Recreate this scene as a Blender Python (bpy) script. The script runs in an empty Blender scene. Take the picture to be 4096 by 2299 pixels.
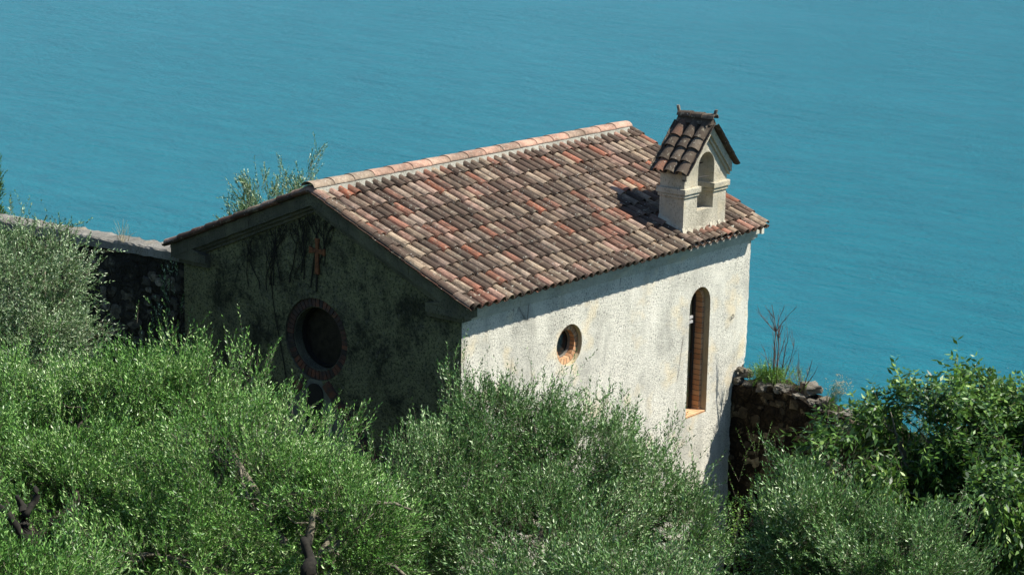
import bpy, bmesh, math, random
import numpy as np
from mathutils import Vector, Matrix, noise
from mathutils.geometry import tessellate_polygon
random.seed(7); rng = np.random.default_rng(11)
sc = bpy.context.scene; col = sc.collection
PI = math.pi

# ------------------------------------------------------------------ materials
def new_mat(name):
    m = bpy.data.materials.new(name); m.use_nodes = True
    nt = m.node_tree; b = nt.nodes['Principled BSDF']
    return m, nt, b
def N(nt, typ, **kw):
    n = nt.nodes.new(typ)
    for k, v in kw.items():
        if k in n.inputs: n.inputs[k].default_value = v
        else: setattr(n, k, v)
    return n
def L(nt, a, b): nt.links.new(a, b)
def ramp(nt, fac, stops, interp='LINEAR'):
    r = nt.nodes.new('ShaderNodeValToRGB'); r.color_ramp.interpolation = interp
    e = r.color_ramp.elements
    while len(e) > 1: e.remove(e[-1])
    e[0].position = stops[0][0]; e[0].color = (*stops[0][1], 1)
    for p, c in stops[1:]:
        x = e.new(p); x.color = (*c, 1)
    L(nt, fac, r.inputs['Fac']); return r.outputs['Color']
def g(v): return (v, v, v)
def coords(nt, scale=(1, 1, 1)):
    tc = nt.nodes.new('ShaderNodeTexCoord'); mp = nt.nodes.new('ShaderNodeMapping')
    mp.inputs['Scale'].default_value = scale
    L(nt, tc.outputs['Object'], mp.inputs['Vector']); return mp.outputs['Vector']
def noise_tex(nt, vec, scale, detail=4, rough=.55, dist=0):
    n = N(nt, 'ShaderNodeTexNoise', Scale=scale, Detail=detail, Roughness=rough, Distortion=dist)
    L(nt, vec, n.inputs['Vector']); return n.outputs['Fac']
def mix(nt, fac, a, b, mode='MIX'):
    m = nt.nodes.new('ShaderNodeMix'); m.data_type = 'RGBA'; m.blend_type = mode
    if isinstance(fac, (int, float)): m.inputs[0].default_value = fac
    else: L(nt, fac, m.inputs[0])
    for i, v in ((6, a), (7, b)):
        if isinstance(v, tuple): m.inputs[i].default_value = (*v, 1)
        else: L(nt, v, m.inputs[i])
    return m.outputs[2]
def math_n(nt, op, a, b=0, clamp=False):
    m = nt.nodes.new('ShaderNodeMath'); m.operation = op; m.use_clamp = clamp
    for i, v in ((0, a), (1, b)):
        if isinstance(v, (int, float)): m.inputs[i].default_value = v
        else: L(nt, v, m.inputs[i])
    return m.outputs[0]
def bump(nt, b, h, strength=.5, dist=.02):
    n = N(nt, 'ShaderNodeBump', Strength=strength, Distance=dist)
    L(nt, h, n.inputs['Height']); L(nt, n.outputs['Normal'], b.inputs['Normal']); return n
def attr(nt, name):
    a = nt.nodes.new('ShaderNodeAttribute'); a.attribute_name = name; return a.outputs['Fac']

def mat_plaster(name, light, mid, dark, pit=.5, bstr=.9, bd=.03, thresh=.5, cracks=False):
    m, nt, b = new_mat(name); v = coords(nt)
    big = noise_tex(nt, v, 1.1, 5, .6, .6); v2 = coords(nt, (1, 1, .35)); streak = noise_tex(nt, v2, 2.6, 6, .65)
    s = math_n(nt, 'ADD', math_n(nt, 'MULTIPLY', big, .55), math_n(nt, 'MULTIPLY', streak, .45))
    c = ramp(nt, s, [(thresh-.12, light), (thresh, mid), (thresh+.16, dark)])
    fine = noise_tex(nt, coords(nt, (1, 1, .6)), 42, 4, .75, .2); pit_shade = ramp(nt, fine, [(.40, g(1)), (.47, g(0))])  # dark speckle paints the small shadows of rough plaster
    amount = ramp(nt, noise_tex(nt, v, 1.7, 3), [(.35, g(.25*pit)), (.6, g(pit))])
    c = mix(nt, math_n(nt, 'MULTIPLY', pit_shade, amount), c, tuple(x*.24 for x in mid))
    yel = ramp(nt, noise_tex(nt, v, 1.9, 3), [(.58, g(0)), (.72, g(.5))])
    c = mix(nt, yel, c, (light[0], light[1]*.86, light[2]*.62))
    L(nt, c, b.inputs['Base Color']); b.inputs['Roughness'].default_value = .95
    b.inputs['Specular IOR Level'].default_value = .15
    h = math_n(nt, 'ADD', noise_tex(nt, coords(nt, (1, 1, .75)), 55, 4, .75, .1), math_n(nt, 'MULTIPLY', noise_tex(nt, v, 6, 5, .7), .5))
    drip = ramp(nt, noise_tex(nt, coords(nt, (1, 1, .10)), 3.4, 6, .7, .15), [(.52, g(0)), (.64, g(.32))])
    c = mix(nt, drip, c, tuple(x*.62 for x in mid)); L(nt, c, b.inputs['Base Color'])
    if cracks:
        wv = mix(nt, .35, v, N(nt, 'ShaderNodeTexNoise', Scale=1.3, Detail=6).outputs['Color'])
        mp = nt.nodes.new('ShaderNodeMapping'); mp.inputs['Scale'].default_value = (.55, 0, .12); mp.inputs['Location'].default_value = (.13, 0, .3); L(nt, wv, mp.inputs['Vector'])
        ve = N(nt, 'ShaderNodeTexVoronoi', Scale=1., feature='DISTANCE_TO_EDGE'); L(nt, mp.outputs['Vector'], ve.inputs['Vector'])
        cr = math_n(nt, 'MULTIPLY', ramp(nt, ve.outputs['Distance'], [(.0015, g(1)), (.005, g(0))]), ramp(nt, noise_tex(nt, v, 1.5, 3), [(.45, g(0)), (.55, g(.8))]))
        L(nt, mix(nt, cr, c, (.12, .11, .09)), b.inputs['Base Color'])
    bump(nt, b, h, bstr, bd); return m

M = {}
M['plaster'] = mat_plaster('white_plaster', (.84, .81, .69), (.71, .69, .585), (.43, .42, .36), 1.05, 1.0, .028, .505, True)
M['trim'] = mat_plaster('trim_plaster', (.60, .58, .48), (.50, .49, .41), (.32, .31, .26), .5, .6, .02)
M['reveal'] = mat_plaster('reveal_plaster', (.52, .45, .30), (.42, .37, .25), (.26, .23, .16), .3, .4, .01)
M['belfry'] = mat_plaster('belfry_plaster', (.64, .60, .48), (.52, .48, .37), (.24, .22, .17), .7, 1., .025, .50)
M['mortar'] = mat_plaster('mortar', (.40, .39, .33), (.32, .31, .26), (.20, .19, .16), .6, .9, .02)

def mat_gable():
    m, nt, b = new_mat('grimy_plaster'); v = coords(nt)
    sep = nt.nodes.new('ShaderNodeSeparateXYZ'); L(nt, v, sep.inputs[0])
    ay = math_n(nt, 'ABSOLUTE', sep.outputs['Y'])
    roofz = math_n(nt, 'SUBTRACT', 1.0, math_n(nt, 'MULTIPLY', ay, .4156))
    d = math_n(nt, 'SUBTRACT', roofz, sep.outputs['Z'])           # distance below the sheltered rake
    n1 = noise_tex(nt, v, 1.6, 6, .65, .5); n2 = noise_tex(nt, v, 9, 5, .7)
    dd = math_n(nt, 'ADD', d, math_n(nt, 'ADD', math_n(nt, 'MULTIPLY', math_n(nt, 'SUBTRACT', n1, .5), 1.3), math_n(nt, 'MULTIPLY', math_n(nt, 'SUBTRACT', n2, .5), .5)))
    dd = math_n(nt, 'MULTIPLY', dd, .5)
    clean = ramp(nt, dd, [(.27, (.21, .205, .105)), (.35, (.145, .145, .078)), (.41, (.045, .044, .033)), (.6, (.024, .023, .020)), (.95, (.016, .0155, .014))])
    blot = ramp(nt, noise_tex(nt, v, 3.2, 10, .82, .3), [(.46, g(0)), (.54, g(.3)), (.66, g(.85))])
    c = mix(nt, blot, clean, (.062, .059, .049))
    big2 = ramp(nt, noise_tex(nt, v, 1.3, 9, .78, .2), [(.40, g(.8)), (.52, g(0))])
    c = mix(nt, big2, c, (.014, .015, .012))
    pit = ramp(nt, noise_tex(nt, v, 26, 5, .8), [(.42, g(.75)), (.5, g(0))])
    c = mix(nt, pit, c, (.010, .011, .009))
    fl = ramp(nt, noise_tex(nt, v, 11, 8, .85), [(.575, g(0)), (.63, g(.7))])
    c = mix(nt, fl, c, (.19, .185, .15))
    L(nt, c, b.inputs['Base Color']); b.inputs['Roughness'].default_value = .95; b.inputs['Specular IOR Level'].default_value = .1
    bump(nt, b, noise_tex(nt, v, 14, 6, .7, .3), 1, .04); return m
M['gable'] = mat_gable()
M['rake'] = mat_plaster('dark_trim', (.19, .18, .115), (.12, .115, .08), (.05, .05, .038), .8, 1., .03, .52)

def mat_rubble(name, lo, hi, spot, bed):
    m, nt, b = new_mat(name); v = coords(nt)
    nv = nt.nodes.new('ShaderNodeTexNoise'); nv.inputs['Scale'].default_value = 3; L(nt, v, nv.inputs['Vector'])
    wv = mix(nt, .3, v, nv.outputs['Color'])
    vo = N(nt, 'ShaderNodeTexVoronoi', Scale=8.5, Randomness=1.0); L(nt, wv, vo.inputs['Vector'])
    ve = N(nt, 'ShaderNodeTexVoronoi', Scale=8.5, Randomness=1.0, feature='DISTANCE_TO_EDGE'); L(nt, wv, ve.inputs['Vector'])
    sepc = nt.nodes.new('ShaderNodeSeparateColor'); L(nt, vo.outputs['Color'], sepc.inputs[0])
    c = ramp(nt, sepc.outputs[0], [(0, lo), (.62, lo), (.8, hi), (1, spot)])
    c = mix(nt, ramp(nt, ve.outputs['Distance'], [(.05, g(1)), (.28, g(0))]), c, bed)
    grime = ramp(nt, noise_tex(nt, v, 2.2, 6, .7, .4), [(.38, g(.0)), (.52, g(.95))])
    c = mix(nt, grime, c, tuple(x*.6 for x in bed))
    c = mix(nt, ramp(nt, noise_tex(nt, v, 30, 4, .7), [(.4, g(.7)), (.5, g(0))]), c, tuple(x*.4 for x in lo))
    L(nt, c, b.inputs['Base Color']); b.inputs['Roughness'].default_value = .95; b.inputs['Specular IOR Level'].default_value = .1
    h = math_n(nt, 'ADD', math_n(nt, 'MULTIPLY', ramp(nt, ve.outputs['Distance'], [(0, g(0)), (.12, g(1))]), .6), noise_tex(nt, v, 20, 5, .7))
    bump(nt, b, h, 1, .05); return m
def mat_stones(name, stops, grime):
    m, nt, b = new_mat(name); v = coords(nt); c = ramp(nt, attr(nt, 'tint'), stops)
    c = mix(nt, ramp(nt, noise_tex(nt, v, 9, 7, .75), [(.44, g(0)), (.6, g(.85))]), c, grime)
    L(nt, c, b.inputs['Base Color']); b.inputs['Roughness'].default_value = .95; b.inputs['Specular IOR Level'].default_value = .1
    bump(nt, b, noise_tex(nt, v, 22, 5, .7), 1, .03); return m
M['wallstone'] = mat_stones('dark_wall_stone', [(0, (.07, .065, .052)), (.6, (.13, .115, .085)), (1, (.27, .24, .19))], (.05, .048, .038))
M['wallstone2'] = mat_stones('brown_wall_stone', [(0, (.055, .045, .03)), (.6, (.10, .08, .05)), (1, (.24, .20, .13))], (.035, .029, .02))
M['rubble'] = mat_rubble('dark_rubble', (.07, .065, .05), (.14, .12, .08), (.22, .20, .15), (.045, .042, .034))
M['rubble2'] = mat_rubble('brown_rubble', (.05, .038, .024), (.14, .105, .06), (.24, .19, .12), (.028, .022, .015))
M['coping'] = mat_plaster('grey_coping', (.42, .40, .35), (.32, .305, .265), (.16, .155, .13), .8, 1., .05)
M['stone'] = mat_plaster('pale_stone', (.36, .33, .27), (.24, .22, .18), (.11, .10, .08), .7, 1., .04)

def mat_tile(name, stops, lich=.6):
    m, nt, b = new_mat(name); v = coords(nt); t = attr(nt, 'tint')
    c = ramp(nt, t, stops)
    st = noise_tex(nt, coords(nt, (1, .35, .6)), 14, 6, .7, .5)
    sh = math_n(nt, 'MULTIPLY', math_n(nt, 'SINE', math_n(nt, 'MULTIPLY', t, 977.)), .08)
    dark = ramp(nt, math_n(nt, 'ADD', st, sh), [(.46, g(0)), (.6, g(lich))])
    c = mix(nt, dark, c, (.05, .04, .03))
    c = mix(nt, ramp(nt, noise_tex(nt, v, 5.5, 7, .75, .6), [(.42, g(.6)), (.52, g(0))]), c, mix(nt, .6, c, (.10, .075, .05)))
    c = mix(nt, ramp(nt, noise_tex(nt, v, 48, 4, .7), [(.36, g(.6)), (.46, g(0))]), c, (.04, .03, .024))
    c = mix(nt, ramp(nt, noise_tex(nt, v, .9, 6, .65), [(.42, g(0)), (.60, g(.6))]), c, (.075, .056, .042))
    pale = ramp(nt, noise_tex(nt, v, 11, 5, .7), [(.57, g(0)), (.68, g(.55))])
    c = mix(nt, pale, c, (.36, .33, .24))
    spot = N(nt, 'ShaderNodeTexVoronoi', Scale=19., Randomness=1.); L(nt, v, spot.inputs['Vector'])
    sp = ramp(nt, spot.outputs['Distance'], [(.13, g(.7)), (.2, g(0))])
    c = mix(nt, math_n(nt, 'MULTIPLY', sp, ramp(nt, noise_tex(nt, v, 4, 2), [(.52, g(0)), (.6, g(1))])), c, (.5, .5, .44))
    L(nt, c, b.inputs['Base Color']); b.inputs['Roughness'].default_value = .9; b.inputs['Specular IOR Level'].default_value = .2
    bump(nt, b, noise_tex(nt, v, 40, 5, .7), .6, .01); return m
TS = [(0, (.065, .045, .034)), (.2, (.11, .072, .052)), (.34, (.17, .11, .078)), (.44, (.28, .20, .14)), (.56, (.43, .33, .225)), (.66, (.38, .29, .22)),
      (.76, (.42, .27, .205)), (.86, (.32, .15, .10)), (.94, (.36, .14, .085)), (1, (.42, .145, .075))]
M['tile'] = mat_tile('old_clay_tile', TS)
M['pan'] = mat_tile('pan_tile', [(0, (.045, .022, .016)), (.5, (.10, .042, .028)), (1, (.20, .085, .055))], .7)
M['ridge'] = mat_tile('ridge_clay', [(0, (.38, .30, .22)), (.4, (.50, .34, .25)), (1, (.52, .27, .19))], .2)
M['darktile'] = mat_tile('blackened_tile', [(0, (.05, .042, .035)), (.5, (.14, .11, .08)), (.8, (.24, .20, .15)), (1, (.24, .10, .06))], .85)
def mat_brick():
    m, nt, b = new_mat('brick'); v = coords(nt); t = attr(nt, 'tint')
    c = ramp(nt, t, [(0, (.40, .20, .10)), (.5, (.52, .27, .13)), (1, (.62, .38, .21))])
    c = mix(nt, ramp(nt, noise_tex(nt, v, 25, 4, .6), [(.5, g(0)), (.65, g(.5))]), c, (.50, .38, .24))
    L(nt, c, b.inputs['Base Color']); b.inputs['Roughness'].default_value = .9
    bump(nt, b, noise_tex(nt, v, 60, 4), .4, .006); return m
M['brick'] = mat_brick()
def mat_dbrick():
    m, nt, b = new_mat('sooty_brick'); v = coords(nt); t = attr(nt, 'tint')
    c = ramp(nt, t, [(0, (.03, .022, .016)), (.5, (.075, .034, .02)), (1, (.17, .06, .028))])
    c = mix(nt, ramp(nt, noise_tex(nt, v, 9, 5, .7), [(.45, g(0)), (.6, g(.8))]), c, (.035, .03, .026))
    L(nt, c, b.inputs['Base Color']); b.inputs['Roughness'].default_value = .9; return m
M['dbrick'] = mat_dbrick()
def mat_flat(name, c, rough=.8, var=.3, scale=12, spec=.3, metal=0):
    m, nt, b = new_mat(name); v = coords(nt)
    cc = mix(nt, ramp(nt, noise_tex(nt, v, scale, 5, .65), [(.4, g(0)), (.65, g(1))]), c, tuple(x*(1-var) for x in c))
    L(nt, cc, b.inputs['Base Color']); b.inputs['Roughness'].default_value = rough
    b.inputs['Specular IOR Level'].default_value = spec; b.inputs['Metallic'].default_value = metal
    bump(nt, b, noise_tex(nt, v, scale*3, 4), .3, .005); return m
M['darkpane'] = mat_flat('dull_brown_pane', (.03, .024, .016), .6, .7, 7, .2)  # dull dark brown pane of the round gable window
M['joint'] = mat_flat('dark_joint', (.20, .16, .11), .95, .4, 20)
M['glass'] = mat_flat('dark_pane', (.012, .014, .014), .12, .3, 5, .5)
M['curtain'] = mat_flat('amber_pane', (.34, .28, .15), .45, .3, 5, .5)
M['frame'] = mat_flat('grey_frame', (.22, .20, .17), .6)
M['steel'] = mat_flat('pale_metal', (.5, .5, .48), .4)
M['iron'] = mat_flat('dark_iron', (.03, .028, .025), .6)
M['bronze'] = mat_flat('dull_bronze', (.06, .05, .035), .5, .3, 12, .4, .5)
M['cross'] = mat_flat('terracotta', (.20, .075, .028), .85, .7)
M['pale'] = mat_flat('pale_render', (.20, .20, .155), .9, .5, 4)
M['doorway'] = mat_flat('dark_wood_and_opening', (.02, .018, .014), .8)
M['bark'] = mat_flat('grey_bark', (.20, .18, .13), .9, .6, 20)
M['darkbark'] = mat_flat('dark_bark', (.05, .04, .03), .9, .6, 16)
M['blackbark'] = mat_flat('black_trunk_bark', (.022, .02, .015), .95, .6, 25)  # darkest bark, for the thick extra limbs
M['deadwood'] = mat_flat('dead_wood', (.16, .10, .075), .9, .4, 20)
M['vine'] = mat_flat('dead_vine', (.022, .020, .014), .9, .3, 20)
M['straw'] = mat_flat('straw', (.42, .36, .20), .8, .3, 20)
def mat_leaf(name, stops, rough=.42, trans=.12, spec=.45):
    m, nt, b = new_mat(name); t = attr(nt, 'tint')
    c = ramp(nt, t, stops); L(nt, c, b.inputs['Base Color'])
    b.inputs['Roughness'].default_value = rough; b.inputs['Specular IOR Level'].default_value = spec
    tr = nt.nodes.new('ShaderNodeBsdfTranslucent')
    L(nt, mix(nt, .5, c, (.16, .30, .04)), tr.inputs['Color'])
    ms = nt.nodes.new('ShaderNodeMixShader'); ms.inputs[0].default_value = trans
    L(nt, b.outputs[0], ms.inputs[1]); L(nt, tr.outputs[0], ms.inputs[2])
    L(nt, ms.outputs[0], nt.nodes['Material Output'].inputs['Surface']); return m
M['olive'] = mat_leaf('olive_leaf', [(0, (.022, .066, .016)), (.4, (.066, .165, .038)), (.7, (.155, .30, .085)), (.86, (.33, .47, .21)), (1, (.55, .64, .40))])
M['olive_bright'] = mat_leaf('bright_olive_leaf', [(0, (.022, .074, .012)), (.4, (.084, .218, .034)), (.72, (.19, .375, .08)), (.88, (.38, .54, .20)), (1, (.56, .67, .38))])
M['olive_grey'] = mat_leaf('silver_olive_leaf', [(0, (.034, .08, .026)), (.4, (.09, .175, .06)), (.65, (.22, .34, .15)), (1, (.56, .64, .44))])
M['hack'] = mat_leaf('broad_leaf', [(0, (.014, .045, .010)), (.45, (.048, .125, .020)), (.78, (.14, .27, .045)), (1, (.34, .46, .13))], .45, .22, .4)
M['fresh'] = mat_leaf('fresh_leaf', [(0, (.07, .18, .02)), (.5, (.14, .32, .035)), (1, (.28, .42, .07))], .5, .3)
M['cypress'] = mat_leaf('cypress_leaf', [(0, (.02, .06, .012)), (.6, (.08, .17, .02)), (1, (.22, .30, .05))], .6, .1, .2)
def mat_ground():
    m, nt, b = new_mat('grassy_soil'); v = coords(nt)
    c = ramp(nt, noise_tex(nt, v, .8, 6, .7), [(.35, (.03, .045, .015)), (.5, (.05, .07, .022)), (.65, (.09, .08, .045))])
    L(nt, c, b.inputs['Base Color']); b.inputs['Roughness'].default_value = 1
    bump(nt, b, noise_tex(nt, v, 9, 6, .7), 1, .1); return m
M['ground'] = mat_ground()
def mat_water():
    m, nt, b = new_mat('lake_water')
    ang = 0.66                                     # view heading; wave crests run across it
    tc = nt.nodes.new('ShaderNodeTexCoord')
    def vec(rot, scale):
        mp = nt.nodes.new('ShaderNodeMapping'); mp.inputs['Rotation'].default_value = (0, 0, rot); mp.inputs['Scale'].default_value = scale
        L(nt, tc.outputs['Object'], mp.inputs['Vector']); return mp.outputs['Vector']
    sw = noise_tex(nt, vec(-ang+.3, (1, .35, 1)), .22, 3, .55, .2)
    a = noise_tex(nt, vec(-ang+.25, (1, .42, 1)), .75, 3, .55, .3)
    c2 = noise_tex(nt, vec(-ang-.3, (1, .5, 1)), 2.4, 4, .65, .2)
    c3 = noise_tex(nt, vec(-ang+.1, (1, .6, 1)), 7, 3, .65)
    big = noise_tex(nt, vec(-ang+.15, (1, .3, 1)), .02, 6, .65, .6)
    calm = ramp(nt, big, [(.38, g(.72)), (.6, g(1))])
    h = math_n(nt, 'ADD', math_n(nt, 'MULTIPLY', a, 1.0), math_n(nt, 'ADD', math_n(nt, 'MULTIPLY', c2, .62), math_n(nt, 'MULTIPLY', c3, .26)))
    h = math_n(nt, 'MULTIPLY', math_n(nt, 'ADD', h, math_n(nt, 'MULTIPLY', sw, 1.5)), calm)
    c = ramp(nt, noise_tex(nt, vec(-ang+.2, (1, .3, 1)), .25, 6, .7), [(.35, (.002, .104, .138)), (.65, (.003, .136, .170))])
    L(nt, c, b.inputs['Base Color']); b.inputs['Roughness'].default_value = .12; b.inputs['IOR'].default_value = 1.33; b.inputs['Specular IOR Level'].default_value = .5
    bump(nt, b, h, 1, .5); return m
M['water'] = mat_water()

# ------------------------------------------------------------------ mesh helpers
def tag(o, label=None, cat=None, group=None, kind=None):
    if label: o['label'] = label
    if cat: o['category'] = cat
    if group: o['group'] = group
    if kind: o['kind'] = kind
    return o
def empty(name, loc, label=None, cat=None, group=None):
    o = bpy.data.objects.new(name, None); o.location = loc; o.empty_display_size = .3; col.objects.link(o)
    return tag(o, label, cat, group)
class MB:
    def __init__(s): s.v = []; s.f = []; s.t = []; s.m = []
    def add(s, vs, fs, t=.5, m=0):
        n = len(s.v); s.v += [tuple(v) for v in vs]
        for f in fs: s.f.append(tuple(i+n for i in f)); s.t.append(t); s.m.append(m)
    def box(s, a, b, t=.5, m=0):
        x0, y0, z0 = a; x1, y1, z1 = b
        s.hexa([(x0, y0, z0), (x1, y0, z0), (x1, y1, z0), (x0, y1, z0)], [(x0, y0, z1), (x1, y0, z1), (x1, y1, z1), (x0, y1, z1)], t, m)
    def hexa(s, lo, hi, t=.5, m=0):
        s.add(list(lo)+list(hi), [(3, 2, 1, 0), (4, 5, 6, 7), (0, 1, 5, 4), (1, 2, 6, 5), (2, 3, 7, 6), (3, 0, 4, 7)], t, m)
    def prism(s, a, b, t=.5, m=0):               # two matching outlines joined, both capped
        n = len(a); fs = [tuple(range(n))[::-1], tuple(range(n, 2*n))]
        for i in range(n): j = (i+1) % n; fs.append((i, j, n+j, n+i))
        s.add(list(a)+list(b), fs, t, m)
    def tube(s, pts, radii, sides=6, t=.5, m=0, cap=True):
        pts = [Vector(p) for p in pts]; rings = []; n0 = len(s.v)
        up = Vector((.13, .21, 1))
        for i, p in enumerate(pts):
            d = (pts[min(i+1, len(pts)-1)]-pts[max(i-1, 0)])
            if d.length < 1e-9: d = Vector((0, 0, 1))
            d.normalize(); a = d.cross(up)
            if a.length < 1e-3: a = d.cross(Vector((1, 0, 0)))
            a.normalize(); b = d.cross(a)
            r = radii[i] if hasattr(radii, '__len__') else radii
            for k in range(sides):
                w = 2*PI*k/sides; s.v.append(tuple(p+(a*math.cos(w)+b*math.sin(w))*r))
        for i in range(len(pts)-1):
            for k in range(sides):
                k2 = (k+1) % sides
                s.f.append((n0+i*sides+k, n0+i*sides+k2, n0+(i+1)*sides+k2, n0+(i+1)*sides+k)); s.t.append(t); s.m.append(m)
        if cap:
            s.f.append(tuple(n0+k for k in range(sides))[::-1]); s.t.append(t); s.m.append(m)
            e = n0+(len(pts)-1)*sides; s.f.append(tuple(e+k for k in range(sides))); s.t.append(t); s.m.append(m)
    def build(s, name, mats, parent=None, smooth=False, bevel=0, origin=None):
        me = bpy.data.meshes.new(name); v = s.v
        off = Vector((0, 0, 0)) if parent is not None or origin is None else Vector(origin)
        if parent is not None:
            p = parent
            while p is not None: off = off+p.location; p = p.parent
        me.from_pydata([(x-off.x, y-off.y, z-off.z) for x, y, z in v], [], s.f)
        a = me.attributes.new('tint', 'FLOAT', 'FACE'); a.data.foreach_set('value', s.t)
        if not isinstance(mats, (list, tuple)): mats = [mats]
        for m in mats: me.materials.append(m)
        me.polygons.foreach_set('material_index', s.m)
        if smooth: me.polygons.foreach_set('use_smooth', [True]*len(s.f))
        me.update()
        o = bpy.data.objects.new(name, me); col.objects.link(o)
        if parent is not None: o.parent = parent
        elif origin is not None: o.location = origin
        if bevel:
            md = o.modifiers.new('bevel', 'BEVEL'); md.width = bevel; md.segments = 2; md.limit_method = 'ANGLE'
        return o
def poly_holes(mb, outer, holes, to3, t=.5, m=0):
    loops = [outer]+holes; flat = [p for l in loops for p in l]
    tris = tessellate_polygon([[Vector((a, b, 0)) for a, b in l] for l in loops])
    mb.add([to3(a, b) for a, b in flat], [tuple(x) for x in tris], t, m)
def circle(cx, cz, r, n=40, jit=0): return [(cx+r*math.cos(2*PI*i/n)*(1+random.uniform(-jit, jit)), cz+r*math.sin(2*PI*i/n)*(1+random.uniform(-jit, jit))) for i in range(n)]
def lancet(cx, z0, zs, w, n=16):                  # open at no side: closed outline, from bottom right counter-clockwise
    return [(cx+w, z0)]+[(cx+w*math.cos(PI*i/n), zs+w*math.sin(PI*i/n)) for i in range(n+1)]+[(cx-w, z0)]
def ring(mb, A, B, t=.5, m=0, closed=True):        # strip between two 3D outlines
    n = len(A); k = n if closed else n-1
    mb.add(list(A)+list(B), [(i, (i+1) % n, n+(i+1) % n, n+i) for i in range(k)], t, m)

def rock(mb, c, s, seed, t=.5, m=0, sub=3):
    bm = bmesh.new(); bmesh.ops.create_icosphere(bm, subdivisions=sub, radius=1)
    c = Vector(c); rot = Matrix.Rotation(seed*1.7 if m == 0 else 0, 3, 'Z')
    for v in bm.verts:
        p = v.co.copy(); q = Vector([math.copysign(abs(k)**.6, k) for k in p])
        q *= 1+.45*noise.fractal(p*1.3+Vector((seed*9, 0, 0)), .9, 2, 4)
        v.co = rot @ Vector((q.x*s[0], q.y*s[1], q.z*s[2]))+c
    bm.verts.index_update(); mb.add([v.co for v in bm.verts], [tuple(v.index for v in f_.verts) for f_ in bm.faces], t, m); bm.free()
# ------------------------------------------------------------------ camera and light
cam = bpy.data.cameras.new('camera'); co = bpy.data.objects.new('camera', cam); col.objects.link(co)
f = Vector((.76963572, .59571423, -.22975075)); r = Vector((.61584843, -.78758738, .02090065)); u = Vector((.16849797, .15757753, .97302505))
mw = Matrix((r, u, -f)).transposed().to_4x4(); mw.translation = Vector((-24.903, -23.2435, 7.8148)); co.matrix_world = mw
cam.sensor_width = 36; cam.lens = 79.12; cam.clip_start = .1; cam.clip_end = 30000; sc.camera = co
SD = Vector((.49, -.6, 1)).normalized()
el = math.asin(SD.z); az = math.atan2(SD.x, SD.y)
sun = bpy.data.lights.new('sun', 'SUN'); sun.energy = 4.9; sun.angle = math.radians(.5); sun.color = (1, .95, .86)
so = bpy.data.objects.new('sun', sun); so.rotation_euler = (-SD).to_track_quat('-Z', 'Y').to_euler(); so.location = (0, 0, 40); col.objects.link(so)
wd = bpy.data.worlds.new('World'); sc.world = wd; wd.use_nodes = True; nt = wd.node_tree
sky = nt.nodes.new('ShaderNodeTexSky'); sky.sky_type = 'NISHITA'; sky.sun_disc = False; sky.sun_elevation = el; sky.sun_rotation = az
sky.altitude = 100; sky.air_density = 1.0; sky.dust_density = .2; sky.ozone_density = 3
L(nt, sky.outputs[0], nt.nodes['Background'].inputs[0]); nt.nodes['Background'].inputs[1].default_value = .085
sc.view_settings.view_transform = 'Standard'; sc.view_settings.look = 'None'; sc.view_settings.exposure = .85; sc.view_settings.gamma = 1
sc.cycles.max_bounces = 8; sc.cycles.transparent_max_bounces = 4; sc.cycles.caustics_reflective = False; sc.cycles.caustics_refractive = False

# ------------------------------------------------------------------ ground and water
def gz(x, y):
    s = (x+24.9)*.79+(y+23.24)*.61
    z = max(6.1-.42*s, -7.8) if s > 0 else 6.1-.1*s
    cl = max(0, x-11-.5*max(0, -y-6)*0)
    return max(z-cl*1.0, -60)
mb = MB(); nx, ny = 150, 170
xs = [-60+i*1.0 for i in range(nx)]; ys = [-85+j*1.0 for j in range(ny)]
mb.add([(x, y, gz(x, y)+.25*noise.noise(Vector((x*.3, y*.3, 0)))) for x in xs for y in ys],
       [(i*ny+j, (i+1)*ny+j, (i+1)*ny+j+1, i*ny+j+1) for i in range(nx-1) for j in range(ny-1)])
tag(mb.build('ground', M['ground'], smooth=True), 'grassy garden slope dropping off to the lake beyond the walls', kind='structure')
mb = MB(); R = 9000
mb.add([(-R, -R, 0), (R, -R, 0), (R, R, 0), (-R, R, 0)], [(0, 1, 2, 3)])
wo = mb.build('lake_water', M['water'], origin=(0, 0, 0)); wo.location.z = -50; tag(wo, 'wind rippled teal lake surface', kind='structure')

mb = MB(); na, nr_ = 90, 14  # unseen mountains, put in so the water reflects less pale sky
for i in range(na):
    a = math.radians(-50+175*i/(na-1)); d = Vector((math.cos(a), math.sin(a), 0))
    for j in range(nr_):
        t = j/(nr_-1); rr = 6200+3200*t; h = -60+1950*t**.8*(1+.28*noise.fractal(Vector((i*.11, j*.1, 3)), .9, 2, 4))
        mb.v.append((d.x*rr, d.y*rr, h))
for i in range(na-1):
    for j in range(nr_-1): mb.f.append((i*nr_+j, i*nr_+j+1, (i+1)*nr_+j+1, (i+1)*nr_+j)); mb.t.append(.5); mb.m.append(0)
tag(mb.build('reflected_hills', mat_flat('painted_haze', (.13, .25, .32), 1, .2, .002), smooth=True), 'unseen mountains on the far shore, added to tint the lake reflection', kind='structure')  # distance haze is painted into the blue-green base colour

# ------------------------------------------------------------------ chapel
YW, XG, XE, HY = -2.93, .15, 8.15, 1.33
def xfar(y): return 8.17+.26*(1-abs(y)/3.2)
def zt(y): return HY*(1-abs(y)/3.2)
ch = empty('chapel', (4, 0, -7.5), 'weathered white plaster chapel with clay tiled gable roof above the lake', 'chapel')

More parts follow.
